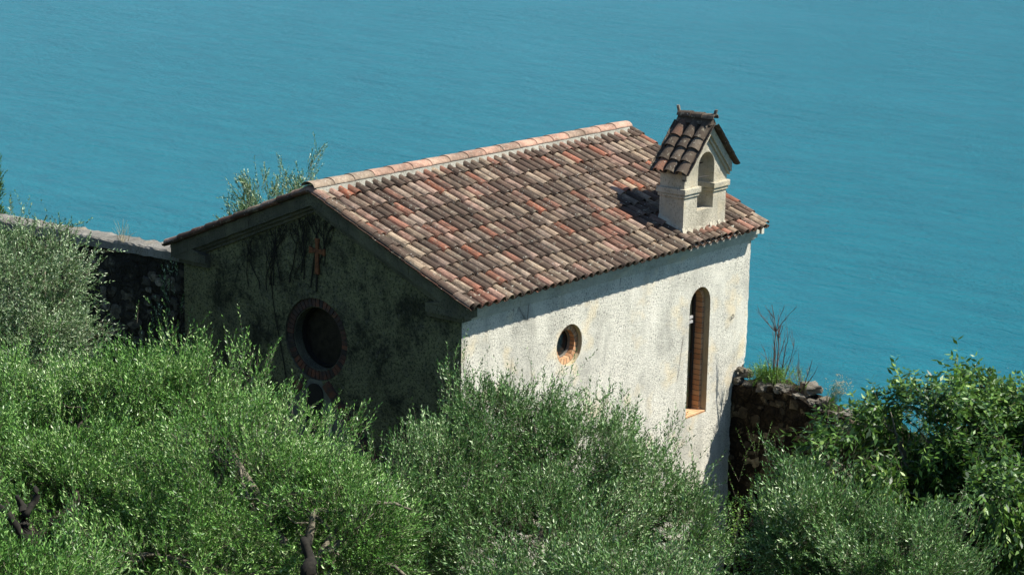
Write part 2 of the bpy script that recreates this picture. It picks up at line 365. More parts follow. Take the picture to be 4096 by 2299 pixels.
# long sunlit wall, with holes
to_f = lambda a, z: (a, YW, z)
RW, RZ, RR = 2.855, -1.215, .335
LX, LW, LZ0, LZS = 6.60, .315, -3.2, -1.24
edge = []
z = -.2
while z > -2.45: edge.append((XE+.02*noise.noise(Vector((z*3, 0, 0)))+random.uniform(-.012, .012)-.0*z, z)); z -= .09
edge += [(8.10, -2.5), (8.12, -2.56), (8.03, -2.6), (8.05, -2.68), (7.93, -2.7), (7.95, -2.8), (7.86, -2.83), (7.9, -3.2), (7.88, -8.2)]
mb = MB()
poly_holes(mb, [(XG, -.2)]+edge+[(XG, -8.2)], [circle(RW, RZ, RR, 40, .012), lancet(LX, LZ0, LZS, LW)], to_f)
n = len(edge)
front = mb
front.add([(a, YW, z) for a, z in edge]+[(a-.02, YW+.6, z) for a, z in edge], [(i, n+i, n+i+1, i+1) for i in range(n-1)])
front.box((XG+.01, 2.5, -8.2), (8.1, 2.93, -.15))
ge = [(-2.93, -8.2), (2.93, -8.2), (2.93, 0.03), (0, 1.2), (-2.93, 0.03)]
front.add([(8.1, a, z) for a, z in ge], [(0, 1, 2, 3, 4)])
front.build('wall', M['plaster'], ch)
# dark gable wall
OR, OZ = .66, -1.12
mb = MB(); to_g = lambda a, z: (XG, a, z)
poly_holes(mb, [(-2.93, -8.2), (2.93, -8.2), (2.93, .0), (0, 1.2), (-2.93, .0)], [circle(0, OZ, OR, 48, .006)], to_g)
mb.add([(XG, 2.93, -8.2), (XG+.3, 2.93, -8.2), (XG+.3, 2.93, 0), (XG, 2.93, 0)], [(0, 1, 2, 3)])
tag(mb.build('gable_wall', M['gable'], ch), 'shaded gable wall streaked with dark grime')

# cornice below the long eave, and its mirror behind
mb = MB()
def wob(x, k): return .006*noise.noise(Vector((x*1.3, k, 0)))
def strip_x(mb, x0, x1, y0, y1, z0, z1, k, n=26):
    for i in range(n):
        a = x0+(x1-x0)*i/n; b = x0+(x1-x0)*(i+1)/n; wa, wb_ = wob(a, k), wob(b, k)
        mb.add([(a, y0+wa, z0+wa), (b, y0+wb_, z0+wb_), (b, y0+wb_, z1), (a, y0+wa, z1), (a, y1, z0+wa), (b, y1, z0+wb_)], [(0, 1, 2, 3), (4, 5, 1, 0)])
    for xx in (x0, x1):
        mb.add([(xx, y0, z0), (xx, y1, z0), (xx, y1, z1), (xx, y0, z1)], [(0, 1, 2, 3)])
strip_x(mb, .06, 8.33, -3.03, -2.6, -.23, .05, 1); strip_x(mb, .10, 8.27, -2.985, -2.6, -.31, -.227, 2); strip_x(mb, .13, 8.22, -2.955, -2.6, -.345, -.307, 3)
mb.box((8.28, -3.06, -.24), (8.36, -2.9, -.05))
mb.build('cornice', M['trim'], ch)
# raked cornice on the dark gable
mb = MB()
for s in (1, -1):
    def rk(y, d): return (s*y, zt(y)-d)
    for x0, d0, d1, ye in ((.02, .05, .30, 3.1), (.07, .297, .36, 3.03), (.11, .357, .42, 2.99)):
        n = 14
        for i in range(n):
            ya, yb = ye*i/n, ye*(i+1)/n
            j = [random.uniform(-.004, .004) for _ in range(2)]
            A = [rk(ya, d0), rk(yb, d0), rk(yb, d1+j[0]), rk(ya, d1+j[0])]
            mb.prism([(x0+j[1], a, z) for a, z in A], [(.3, a, z) for a, z in A])
    y0, y1 = (s*2.32, s*3.04)
    mb.box((.03, min(y0, y1), -.26), (.3, max(y0, y1), -.12)); y1 = s*2.98
    mb.box((.08, min(y0, y1), -.33), (.3, max(y0, y1), -.257))
    mb.prism([(.02, s*2.36, -.118), (.02, s*2.9, -.118), (.02, s*2.6, -.06)], [(.3, s*2.36, -.118), (.3, s*2.9, -.118), (.3, s*2.6, -.06)])
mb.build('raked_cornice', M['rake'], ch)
# solid roof deck under the tiles
mb = MB()
for s in (1, -1):
    A = [(s*0, zt(0)-.1), (s*3.125, zt(3.125)-.095), (s*3.125, zt(3.125)-.14), (0, zt(0)-.18)]
    mb.prism([(.03, a, z) for a, z in A], [(xfar(a)-.05, a, z) for a, z in A])
A = [(-2.9, zt(2.9)-.09), (-3.2, zt(3.2)-.06), (-3.2, zt(3.2)-.13), (-2.9, zt(2.9)-.13)]; mb.prism([(5.8, a, z) for a, z in A], [(7.36, a, z) for a, z in A])  # extra strip added under the tower tiles to stop sun leaking through
mb.build('roof_deck', M['mortar'], ch)

def tile(mb, o, ud, vd, nd, ln, ra, rb, th=.013, seg=8, t=.5, flip=1, squash=.82, m=0):
    """half-barrel tile: o = centre of the upper end, ud = down the slope"""
    O = Vector(o); vs = []
    for e, (p, rr) in enumerate(((O, ra), (O+ud*ln, rb))):
        for q in (0, 1):
            r_ = rr-q*th
            for k in range(seg+1):
                a = PI*k/seg
                vs.append(p+vd*(math.cos(a)*r_)+nd*(flip*math.sin(a)*r_*squash))
    n = seg+1; fs = []
    for k in range(seg):
        fs.append((k, k+1, 2*n+k+1, 2*n+k)); fs.append((n+k+1, n+k, 3*n+k, 3*n+k+1))
        fs.append((2*n+k, 2*n+k+1, 3*n+k+1, 3*n+k)); fs.append((k+1, k, n+k, n+k+1))
    fs += [(0, 2*n, 3*n, n), (n-1, 2*n-1, 4*n-1, 3*n-1)]
    mb.add(vs, fs, t, m)
def tint():
    r_ = random.random()
    if r_ < .38: return random.uniform(.0, .36)
    if r_ < .68: return random.uniform(.38, .66)
    if r_ < .88: return random.uniform(.66, .84)
    return random.uniform(.84, 1)
SL = Vector((0, -3.2, -HY)).normalized()
for s in (-1, 1):
    mb = MB(); ud = Vector((0, s*3.2, -HY)).normalized(); vd = Vector((1, 0, 0)); nd = Vector((0, s*HY, 3.2)).normalized()
    ncol = 41; slope = math.hypot(3.2, HY); rows = 10; ex = .343
    for c in range(ncol+1):
        for k in range(rows):
            dd = slope-(k+1)*ex                       # distance down from ridge of tile's upper end
            if dd < 0: dd = .0
            ln = ex+.075 if k < rows-1 else slope-k*ex-dd+.03
            def pos(fr, d, h):
                y = s*3.2*d/slope; W = xfar(y)
                return Vector((W*fr, y, HY*(1-d/slope)))+nd*h
            fr = (c+.5)/ncol*.992+.003
            yy = s*3.2*dd/slope
            inb = s < 0 and 5.86 < fr*xfar(yy) < 7.32
            js = random.gauss(0, .018)*(k > 0)
            if c < ncol and not (inb and k == 0):
                p = pos(fr, dd, -.085+random.uniform(0, .01)); jv = Vector((random.uniform(-.008, .008), 0, 0))
                u2 = (ud+vd*random.gauss(0, .02)-nd*-.0).normalized()
                u2 = (u2+nd*.055).normalized()
                tile(mb, p+jv+ud*js, u2, vd, nd, ln, .073, .088, t=tint(), squash=1.12)
            p = pos(c/ncol*.992+.003, dd, -.045)
            if k == 0: p = p-ud*.015
            u3 = (ud+nd*.03).normalized()
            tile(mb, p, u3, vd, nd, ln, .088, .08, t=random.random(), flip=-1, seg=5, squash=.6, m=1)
    if s < 0:                                        # short stepped tiles in front of the bell tower
        for i in range(8):
            x = 5.93+i*.178; 
            for q in range(2):
                p = Vector((x+random.uniform(-.01, .01), -2.86-.15*q, 0)); p.z = zt(p.y)-.05
                tile(mb, p+nd*(.0), (ud+nd*.07).normalized(), vd, nd, .22, .078, .088, t=random.choice((.1, .2, .45, .86, .7)))
    # bare verge tile seen edge-on along the gable
    for k in range(10):
        d = k*ex; y = s*3.2*d/slope
        for xx in (.045, xfar(y)-.03):
            p = Vector((xx, y, HY*(1-d/slope)))+nd*(-.05 if xx < 1 else -.03)
            tile(mb, p, (ud+nd*.04).normalized(), vd, nd, ex+.06, .075, .085, t=random.random() if s > 0 else tint(), m=1 if s > 0 and random.random() < .5 else 0)
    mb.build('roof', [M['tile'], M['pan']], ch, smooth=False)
# ridge: mortar bed and half-round caps
mb = MB()
A = [(-.165, zt(.165)-.035), (.165, zt(.165)-.035), (.12, HY-.012), (-.12, HY-.012)]
n = 60
for i in range(n):
    xa, xb = .02+8.36*i/n, .02+8.36*(i+1)/n; j = random.uniform(-.012, .02)
    Aj = [(-.17-j, A[0][1]-j*.4), (.17+j, A[1][1]-j*.4), A[2], A[3]]
    mb.prism([(xa, a, z) for a, z in Aj], [(xb, a, z) for a, z in Aj])
mb.build('ridge_mortar', M['mortar'], ch)
mb = MB(); n = 18; w = 8.42/n
for i in range(n):
    t = random.uniform(.2, 1) if i < n-3 else .0
    tile(mb, (8.43-i*w, 0, HY-.015), Vector((-1, 0, .022)).normalized(), Vector((0, -1, 0)), Vector((0, 0, 1)), w+.05, .134, .139, .010, 12, t, squash=.6)
mb.build('ridge_cap', M['ridge'], ch)

# ---- windows
def brick_band(mb, path_in, path_out, n, d0, d1, to, gap=.1, tr=(0, 1)):
    """path_*: functions of 0..1 giving (a, z); wedge bricks with real joints"""
    for i in range(n):
        a, b = (i+gap/2)/n, (i+1-gap/2)/n; j = random.uniform(-.003, .003)
        q = [path_in(a), path_in(b), path_out(b), path_out(a)]
        mb.prism([to(x, z, d0+j) for x, z in q], [to(x, z, d1) for x, z in q], random.uniform(*tr))
def circ_path(cx, cz, r): return lambda t: (cx+r*math.cos(2*PI*t), cz+r*math.sin(2*PI*t))
def lan_path(cx, z0, zs, w):
    h = zs-z0; arc = PI*.35; tot = 2*h+arc        # same parameter for both outlines
    def fn(t):
        s = t*tot
        if s < h: return (cx+w, z0+s)
        if s < h+arc: a = (s-h)/arc*PI; return (cx+w*math.cos(a), zs+w*math.sin(a))
        return (cx-w, zs-(s-h-arc))
    return fn
tf = lambda a, z, d: (a, YW+d, z)
tg = lambda a, z, d: (XG+d, a, z)
# round side window
wn = MB()
C = lambda r_, d, n=40: [tf(a, z, d) for a, z in circle(RW, RZ, r_, n)]
ring(wn, C(RR+.006, -.002), C(RR-.005, .075)); win = wn.build('window', M['reveal'], ch); tag(win, 'small round window lined with brick')
mb = MB(); brick_band(mb, circ_path(RW, RZ, .235), circ_path(RW, RZ, .325), 22, .075, .19, tf, .2); mb.build('brick_surround', M['brick'], win)
mb = MB(); ring(mb, C(.335, .079), C(.24, .079)); ring(mb, C(.24, .079), C(.24, .2)); mb.build('mortar_joint', M['joint'], win)
mb = MB(); mb.add(C(.24, .195), [tuple(range(40))]); mb.build('pane', M['glass'], win)
mb = MB(); ring(mb, C(.237, .165), C(.21, .16)); ring(mb, C(.21, .16), C(.21, .195)); mb.build('frame', M['frame'], win)
# lancet window
wn = MB(); LN = lambda w, d, z0=LZ0, n=16: [tf(a, z, d) for a, z in lancet(LX, z0, LZS, w, n)]
ring(wn, LN(LW+.004, -.002), LN(LW-.003, .11)); win = wn.build('window', M['reveal'], ch); tag(win, 'tall narrow round-headed window lined with brick')
mb = MB(); brick_band(mb, lan_path(LX, LZ0, LZS, .245), lan_path(LX, LZ0, LZS, .31), 54, .11, .27, tf, .15)
for i in range(7):
    a = LX-.30+i*.086
    mb.hexa([tf(a, LZ0-.03, .02), tf(a+.078, LZ0-.03, .02), tf(a+.078, LZ0-.03, .36), tf(a, LZ0-.03, .36)], [tf(a, LZ0+.03, .0), tf(a+.078, LZ0+.03, .0), tf(a+.078, LZ0+.05, .36), tf(a, LZ0+.05, .36)], random.uniform(.3, 1))
mb.build('brick_surround', M['brick'], win)
mb = MB(); ring(mb, LN(.313, .114), LN(.25, .114)); ring(mb, LN(.25, .114), LN(.25, .29)); mb.build('mortar_joint', M['joint'], win)
mb = MB(); mb.add(LN(.25, .285), [tuple(range(len(LN(.2, 0))))]); mb.build('pane', M['curtain'], win)
mb = MB()
for a in (LX-.225, LX+.01, LX+.195): mb.box((a-.02, YW+.235, LZ0+.02), (a+.02, YW+.28, LZS+.15))
for z in (-1.52, -1.60): mb.box((LX-.23, YW+.20, z), (LX+.1, YW+.232, z+.045), m=1)
for z in (-2.15, -2.6): mb.box((LX-.23, YW+.25, z), (LX+.2, YW+.278, z+.03))
mb.build('frame', [M['iron'], M['steel']], win)
# oculus on the gable
C = lambda r_, d, n=48: [tg(a, z, d) for a, z in circle(0, OZ, r_, n)]
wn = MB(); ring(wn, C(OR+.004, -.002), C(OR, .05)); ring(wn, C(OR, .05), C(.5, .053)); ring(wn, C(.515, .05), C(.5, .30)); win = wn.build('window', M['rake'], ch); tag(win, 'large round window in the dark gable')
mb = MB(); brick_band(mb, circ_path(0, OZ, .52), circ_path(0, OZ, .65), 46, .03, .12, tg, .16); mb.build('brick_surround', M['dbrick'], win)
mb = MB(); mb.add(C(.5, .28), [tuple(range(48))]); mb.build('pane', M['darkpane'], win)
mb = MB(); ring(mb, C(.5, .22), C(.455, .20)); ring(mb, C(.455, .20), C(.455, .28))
mb.build('frame', M['doorway'], win)
# gabled portal below the oculus
mb = MB(); mb.add([(XG-.012, -1.75, -3.5), (XG-.012, -.12, -1.77), (XG-.012, .12, -1.77), (XG-.012, 1.75, -3.5), (XG-.012, 1.6, -8), (XG-.012, -1.6, -8)], [(0, 1, 2, 3, 4, 5)])
po = mb.build('portal', M['pale'], ch); tag(po, 'pale gabled door surround edged in brick under the round window')
for s in (1, -1):
    mb = MB()
    for i in range(26):
        t0 = i*.085; a = Vector((s*(.28+t0*.72), 0, -1.74-t0*.72)); dr = Vector((s*.707, 0, -.707)); nr = Vector((s*.707, 0, .707))
        q = [a, a+dr*(.0855 if i < 25 else .08), a+dr*.0855-nr*.15, a-nr*.15]
        mb.prism([(XG-.045-.003*(i % 2), p.x, p.z) for p in q], [(XG, p.x, p.z) for p in q], random.uniform(.0, 1.))
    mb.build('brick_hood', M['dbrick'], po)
mb = MB(); A = lancet(0, -7.5, -2.0, .17); mb.prism([(XG-.035, a, z) for a, z in A], [(XG-.013, a, z) for a, z in A]); mb.build('doorway', M['doorway'], po)  # raised dark slab; its colour stands in for the shaded opening
mb = MB(); mb.box((XG-.05, -.36, -7.5), (XG-.014, -.31, -2.1)); mb.build('door_post', M['steel'], po)
# terracotta cross
mb = MB(); P = .035; cy = -.04
pts = [(-.045, .5), (.045, .5), (.03, .40), (.03, .33), (.12, .345), (.165, .36), (.165, .24), (.12, .255), (.035, .27), (.035, .1), (.045, -.07), (-.045, -.07), (-.035, .1), (-.035, .27), (-.12, .255), (-.165, .24), (-.165, .36), (-.12, .345), (-.03, .33), (-.03, .40)]
mb.prism([(XG-P, cy+a, z) for a, z in pts], [(XG, cy+a, z) for a, z in pts]); mb.build('cross', M['cross'], ch, bevel=.006)
# little iron hook on the long wall
mb = MB(); mb.tube([(7.62+.03*math.cos(a), YW-.03, -1.62+.035*math.sin(a)) for a in [i*PI/5 for i in range(-2, 8)]], .006, 5); mb.tube([(7.6, YW+.01, -1.68), (7.6, YW-.03, -1.66)], .006, 5); mb.build('hook', M['iron'], ch)

# ---- bell tower
bx0, bx1, by0, by1, be, ba = 5.94, 7.23, -2.95, -2.46, 1.18, 1.86
bcx = (bx0+bx1)/2; ocx, ow = 6.585, .245
bf = MB()
def tx(z, x): return x+(z-.1)*(.015 if x < 6.5 else -.012)
outer = [(bx0, -.15), (bx1, -.15), (bx1, be), (bcx, ba), (bx0, be)]; hole = lancet(ocx, .43, 1.17, ow, 14)
for y in (by0, by1): poly_holes(bf, outer, [hole], lambda a, z, y=y: (a, y, z))
ring(bf, [(a, by0, z) for a, z in hole], [(a, by1, z) for a, z in hole])
ring(bf, [(a, by0, z) for a, z in outer], [(a, by1, z) for a, z in outer])
bt = bf.build('bell_tower', M['belfry'], ch)
# uneven mortar skirt where the tower meets the tiles
mb = MB()
for i in range(16):
    a = bx0-.02+(bx1-bx0+.04)*i/16; b = bx0-.02+(bx1-bx0+.04)*(i+1)/16; h = random.uniform(.12, .2)
    mb.prism([(a, by0+.0, -.02), (b, by0, -.02), (b, by0-.0, h), (a, by0, h*random.uniform(.9, 1.1))], [(a, by0-.07, -.03), (b, by0-.07, -.03), (b, by0-.012, h-.03), (a, by0-.012, h-.03)])
for i in range(6):
    y0 = by0+(by1-by0)*i/6; y1 = by0+(by1-by0)*(i+1)/6; h = random.uniform(.06, .1)
    mb.prism([(bx0+.0, y0, zt(y0)-.08), (bx0, y1, zt(y1)-.08), (bx0, y1, zt(y1)+h), (bx0, y0, zt(y0)+h)], [(bx0-.08, y0, zt(y0)-.08), (bx0-.08, y1, zt(y1)-.08), (bx0-.012, y1, zt(y1)+h-.03), (bx0-.012, y0, zt(y0)+h-.03)])
mb.build('mortar_skirt', M['belfry'], bt)
for (a, b) in ((bx0-.05, ocx-ow+.05), (ocx+ow-.05, bx1+.05)):
    mb = MB(); mb.box((a, by0-.05, .76), (b, by1+.05, .86)); mb.box((a+.02, by0-.025, .70), (b-.02, by1+.025, .758))
    mb.build('impost', M['belfry'], bt, bevel=.012)
# raked moulding and roof of the tower
mb = MB(); rs = Vector((1, 0, -(ba-be)/(bx1-bcx)))
hs = (ba-be)/((bx1-bx0)/2)
for s in (1, -1):
    for d0, d1, yy in ((-.03, .1, .07), (.098, .15, .035)):
        w_ = .645+.05; A = [(bcx, ba-d0), (bcx+s*w_, ba-hs*w_-d0), (bcx+s*w_, ba-hs*w_-d1*1.25), (bcx, ba-d1*1.45)]
        mb.prism([(a, by0-yy, z) for a, z in A], [(a, by0+.02, z) for a, z in A])
mb.build('raked_moulding', M['belfry'], bt)
mb = MB(); sl = math.hypot(1, hs)
for s in (1, -1):
    ud = Vector((s, 0, -hs)).normalized(); nd = Vector((s*hs, 0, 1)).normalized(); vd = Vector((0, 1, 0)); tot = 1.06
    for c in range(4):
        y = by0-.10+.222*c
        for k in range(4):
            d = tot-(k+1)*.27
            p = Vector((bcx, y, ba+.03))+ud*max(d, .03)+nd*.0
            if c < 3: tile(mb, p+vd*.111+vd*random.uniform(-.008, .008), (ud+nd*.08+vd*random.uniform(-.03, .03)).normalized(), vd, nd, .33 if k else .29, .086, .106, .014, 8, random.random()**.8, squash=.95)
            tile(mb, p+nd*.05, (ud+nd*.04).normalized(), vd, nd, .3, .075, .075, t=.2, flip=-1, seg=5, squash=.6)
mb.build('tower_roof', M['darktile'], bt)
mb = MB()
for i in range(3): tile(mb, (bcx, by1+.1-.235*i, ba+.12), Vector((0, -1, .03)).normalized(), Vector((1, 0, 0)), Vector((0, 0, 1)), .27, .075, .088, .014, 9, random.uniform(.2, .7), squash=1)
mb.prism([(bcx-.1, by0-.1, ba+.02), (bcx+.1, by0-.1, ba+.02), (bcx, by0-.1, ba+.15)], [(bcx-.1, by1+.1, ba+.02), (bcx+.1, by1+.1, ba+.02), (bcx, by1+.1, ba+.15)], .2)
mb.build('tower_ridge_cap', M['darktile'], bt)
for y in (by0-.12, by1+.1):
    mb = MB(); s = -1 if y < -2.7 else 1
    A = [(a_*.62, z_*.68) for a_, z_ in [(-.035, .0), (.035, .0), (.028, .07), (.045, .13), (.02, .17), (-.02, .155), (-.035, .1), (-.022, .06)]]
    mb.prism([(bcx+a, y-.025+s*z*.25, ba+.17+z) for a, z in A], [(bcx+a, y+.025+s*z*.25, ba+.17+z) for a, z in A], .5); mb.build('finial', M['stone'], bt, bevel=.006)
# bell in the tower
be_o = empty('bell', (ocx-.1, (by0+by1)/2, 1.0), 'small dark bronze bell hung in the tower arch', 'bell')
mb = MB(); cx, cy_ = ocx-.1, (by0+by1)/2
prof = [(.0, 1.16), (.035, 1.155), (.05, 1.12), (.055, 1.05), (.07, .99), (.10, .95)]
for i in range(len(prof)-1):
    (r0, z0), (r1, z1) = prof[i], prof[i+1]
    ring(mb, [(cx+r0*math.cos(a), cy_+r0*math.sin(a), z0) for a in [k*PI/8 for k in range(16)]], [(cx+r1*math.cos(a), cy_+r1*math.sin(a), z1) for a in [k*PI/8 for k in range(16)]])
mb.build('bell_body', M['bronze'], be_o)
mb = MB(); mb.tube([(ocx-ow-.01, cy_, 1.17), (ocx+ow+.01, cy_, 1.17)], .012, 6); mb.tube([(cx, cy_, 1.0), (cx+.01, cy_, .93)], .01, 6); mb.tube([(ocx-.1, by0+.1, .98), (ocx+.12, by0+.02, .985)], .006, 5); mb.build('bell_bar', M['iron'], be_o)

# ------------------------------------------------------------------ garden walls
def rough_grid(mb, pts_fn, nu, nv, amp, sc_=4, t=.5, m=0, nrm=(1, 0, 0), thr=0):
    vs = []
    for i in range(nu+1):
        for j in range(nv+1):
            p = Vector(pts_fn(i/nu, j/nv)); q = noise.fractal(p*sc_, .8, 2.1, 4)*amp
            vs.append(p+Vector(nrm)*q)
    mb.add(vs, [(i*(nv+1)+j, (i+1)*(nv+1)+j, (i+1)*(nv+1)+j+1, i*(nv+1)+j+1) for i in range(nu) for j in range(nv)], t, m)
lw = empty('garden_wall', (.7, 8, -7.8), 'long dark stone garden wall with pale coping, left of the chapel', 'garden wall')
def ltop(y): return -.265-.024*(y-3.0)
mb = MB(); rough_grid(mb, lambda a, b: (.47, 2.7+13*a, -8.5+b*(ltop(2.7+13*a)-.12+8.5)), 190, 110, .06, 3.2, nrm=(-1, 0, 0))
rough_grid(mb, lambda a, b: (.80, 2.7+13*a, -8.5+b*(ltop(2.7+13*a)-.12+8.5)), 40, 20, .03, 3, nrm=(1, 0, 0))
for k in range(330):
    y = 2.9+5.6*random.random(); z = ltop(y)-.25-2.7*random.random(); a = random.uniform(.03, .085)*(1.5 if random.random() < .15 else 1)
    rock(mb, (.475, y, z), (.035, a*random.uniform(1, 1.6), a), k*.37, random.random()**1.5, 1, 2)
mb.build('wall_face', [M['rubble'], M['wallstone']], lw)
mb = MB(); ny_ = 150; prof = [(.42, -.17), (.415, -.03), (.44, .0), (.62, .02), (.80, .01), (.84, -.03), (.835, -.19)]
vs = []
for i in range(ny_+1):
    y = 2.7+13*i/ny_
    for k, (x, z) in enumerate(prof):
        n1 = noise.fractal(Vector((x*5, y*4.5, z*5)), .8, 2, 4)*.028
        vs.append((x+n1*(-1 if x < .6 else 1)*.9, y, ltop(y)+z+n1))
K = len(prof); mb.add(vs, [(i*K+k, i*K+k+1, (i+1)*K+k+1, (i+1)*K+k) for i in range(ny_) for k in range(K-1)]); mb.build('coping', M['coping'], lw)

rw = empty('garden_wall', (7.9, -6, -7.8), 'crumbling brown rubble wall topped with loose stones, right of the chapel', 'garden wall')
RT = [(-2.7, -2.93), (-3.0, -2.9), (-3.67, -2.78), (-4.09, -2.83), (-4.43, -2.95), (-4.8, -3.05), (-5.2, -3.08), (-6, -3.2), (-7.5, -3.35), (-14, -3.7)]
def rtop(y):
    for (a, za), (b, zb) in zip(RT, RT[1:]):
        if y >= b: return za+(zb-za)*(a-y)/(a-b)
    return RT[-1][1]
rt2 = lambda y: rtop(y)+.05*noise.fractal(Vector((y*4, 0, 3)), .8, 2, 4)
mb = MB(); Y = lambda a: -2.7-11*a
rough_grid(mb, lambda a, b: (7.74, Y(a), -8.5+b*(rt2(Y(a))+8.5)), 170, 90, .07, 3.5, nrm=(-1, 0, 0))
rough_grid(mb, lambda a, b: (7.74+.55*b, Y(a), rt2(Y(a))+.0*b), 170, 8, .05, 5, nrm=(0, 0, 1))
rough_grid(mb, lambda a, b: (8.29, Y(a), -8.5+b*(rt2(Y(a))+8.5)), 60, 20, .05, 3, nrm=(1, 0, 0))
for k in range(330):
    y = -2.75-3.6*random.random(); z = rtop(y)-.1-3.1*random.random(); a = random.uniform(.03, .09)*(1.5 if random.random() < .15 else 1)
    rock(mb, (7.755, y, z), (.033, a*random.uniform(1, 1.6), a), k*.37, random.random()**1.5, 1, 2)
mb.build('wall_face', [M['rubble2'], M['wallstone2']], rw)
for i, (y, dx, dz, sx, sy, sz) in enumerate([(-2.98, -.02, .10, .10, .10, .09), (-3.08, .1, .2, .12, .10, .08), (-3.22, -.02, -.02, .10, .09, .12), (-3.02, .02, .28, .07, .07, .06), (-3.5, .02, .0, .14, .20, .09), (-3.86, .02, -.01, .14, .14, .11),
        (-4.28, .28, .12, .17, .17, .12), (-4.2, .0, -.03, .12, .10, .09), (-4.42, .05, .0, .10, .10, .07), (-4.62, .2, .06, .10, .12, .10), (-4.9, .02, -.02, .12, .2, .06), (-5.15, .15, .05, .12, .18, .07), (-5.5, .05, .0, .12, .14, .07), (-4.6, -.02, -.06, .08, .1, .05)]):
    mb = MB(); rock(mb, (7.86+dx, y, rtop(y)+dz-.01), (sx, sy*1.1, sz*.8), i+1); mb.build('coping_stone', M['stone'], rw, smooth=False)

# ------------------------------------------------------------------ vegetation machinery
def pnoise(p, f_, seed):
    o = np.zeros(len(p)); r2 = np.random.default_rng(seed)
    for k in range(5):
        w_ = r2.normal(size=3); w_ /= np.linalg.norm(w_); o += np.sin((p@w_)*f_*(1+.35*k)+r2.uniform(0, 6.28))
    return o/2.2
def unit(a): return a/np.maximum(np.linalg.norm(a, axis=1, keepdims=True), 1e-9)
def leaves_mesh(P, D, S, Ln, Wd, fold=0.):
    """leaf blades: base P, direction D, side S -> vertex array, 4 per leaf"""
    P0 = P; mid = P+D*(Ln*.45)[:, None]; tip = P+D*Ln[:, None]; nrm = np.cross(D, S)
    if fold:
        up = nrm*(Wd*fold)[:, None]
        return np.stack([P0, mid+S*(Wd*.5)[:, None]+up, tip, mid-S*(Wd*.5)[:, None]+up], 1)
    return np.stack([P0, mid+S*(Wd*.5)[:, None], tip, mid-S*(Wd*.5)[:, None]], 1)
def twig_crown(blobs, ntw, tw_len=.32, nl=20, leaf=(.062, .018), ang=.68, up=.8, droop=0., shell=.5, seed=1, tint_bias=0., gap=-.2, rnd=.5, extra=None, tstem=.0022):
    r2 = np.random.default_rng(seed)
    B = np.array(blobs); vol = B[:, 3]**2*B[:, 4]; vol = vol**.8; idx = r2.choice(len(B), ntw*2, p=vol/vol.sum()); b = B[idx]
    uu = unit(r2.normal(size=(ntw*2, 3))); rr = shell+(1-shell)*r2.random(ntw*2)**.6
    lump = 1+.26*pnoise(uu*1.0+b[:, :3], 4.5, seed)
    P = b[:, :3]+uu*np.stack([b[:, 3], b[:, 3], b[:, 4]], 1)*(rr*lump)[:, None]
    keep = (pnoise(P, 3.3, seed+5)+.6*pnoise(P, 8, seed+6) > gap)
    # drop twigs deep inside another blob
    P, uu = P[keep][:ntw], uu[keep][:ntw]
    n = len(P)
    D = unit(uu*.75+np.array([0, 0, up])+r2.normal(size=(n, 3))*rnd-np.array([0, 0, droop])*(uu[:, 2:3] < .6))
    TL = tw_len*r2.uniform(.55, 1.2, n)*(1+.7*(r2.random(n) < .18))
    if extra is not None:
        eP, eD, eL = extra; P = np.vstack([P, eP]); D = np.vstack([D, eD]); TL = np.concatenate([TL, eL]); n = len(P)
    side = unit(np.cross(D, r2.normal(size=(n, 3)))); bend = side*r2.uniform(-.18, .18, n)[:, None]-np.array([0, 0, 1.])*droop*.25
    k = np.tile(np.arange(nl), n); tw = np.repeat(np.arange(n), nl)
    t = (k//2*2+1)/nl; t = np.clip(t+r2.normal(size=len(t))*.02, .02, 1)
    base = P[tw]+D[tw]*(TL[tw]*t)[:, None]+bend[tw]*(TL[tw]*t*t)[:, None]
    cr = np.cross(D, side); phi = (k//2)*1.57+(k % 2)*PI+r2.normal(size=len(k))*.35
    outd = side[tw]*np.cos(phi)[:, None]+cr[tw]*np.sin(phi)[:, None]
    a = ang*(1-.35*t)+r2.normal(size=len(t))*.22
    LD = unit(D[tw]*np.cos(a)[:, None]+outd*np.sin(a)[:, None]-np.array([0, 0, 1.])*droop*.5)
    S = unit(np.cross(LD, D[tw]+r2.normal(size=(len(t), 3))*.45)); sc_ = r2.uniform(.7, 1.2, len(t))*(1-.3*np.abs(t-.4))
    V = leaves_mesh(base, LD, S, leaf[0]*sc_, leaf[1]*sc_, .12)
    ti = np.clip(r2.random(len(t))*.9+.12*pnoise(base, 2.2, seed+9)+tint_bias, 0, 1)
    # stems: three-sided slivers
    e1 = side*tstem; e2 = cr*tstem; end = P+D*TL[:, None]+bend*TL[:, None]; st = P-D*.08
    SV = np.stack([st+e1, st-e1*.5+e2*.87, st-e1*.5-e2*.87, end], 1)
    return V.reshape(-1, 3), ti, SV.reshape(-1, 3)
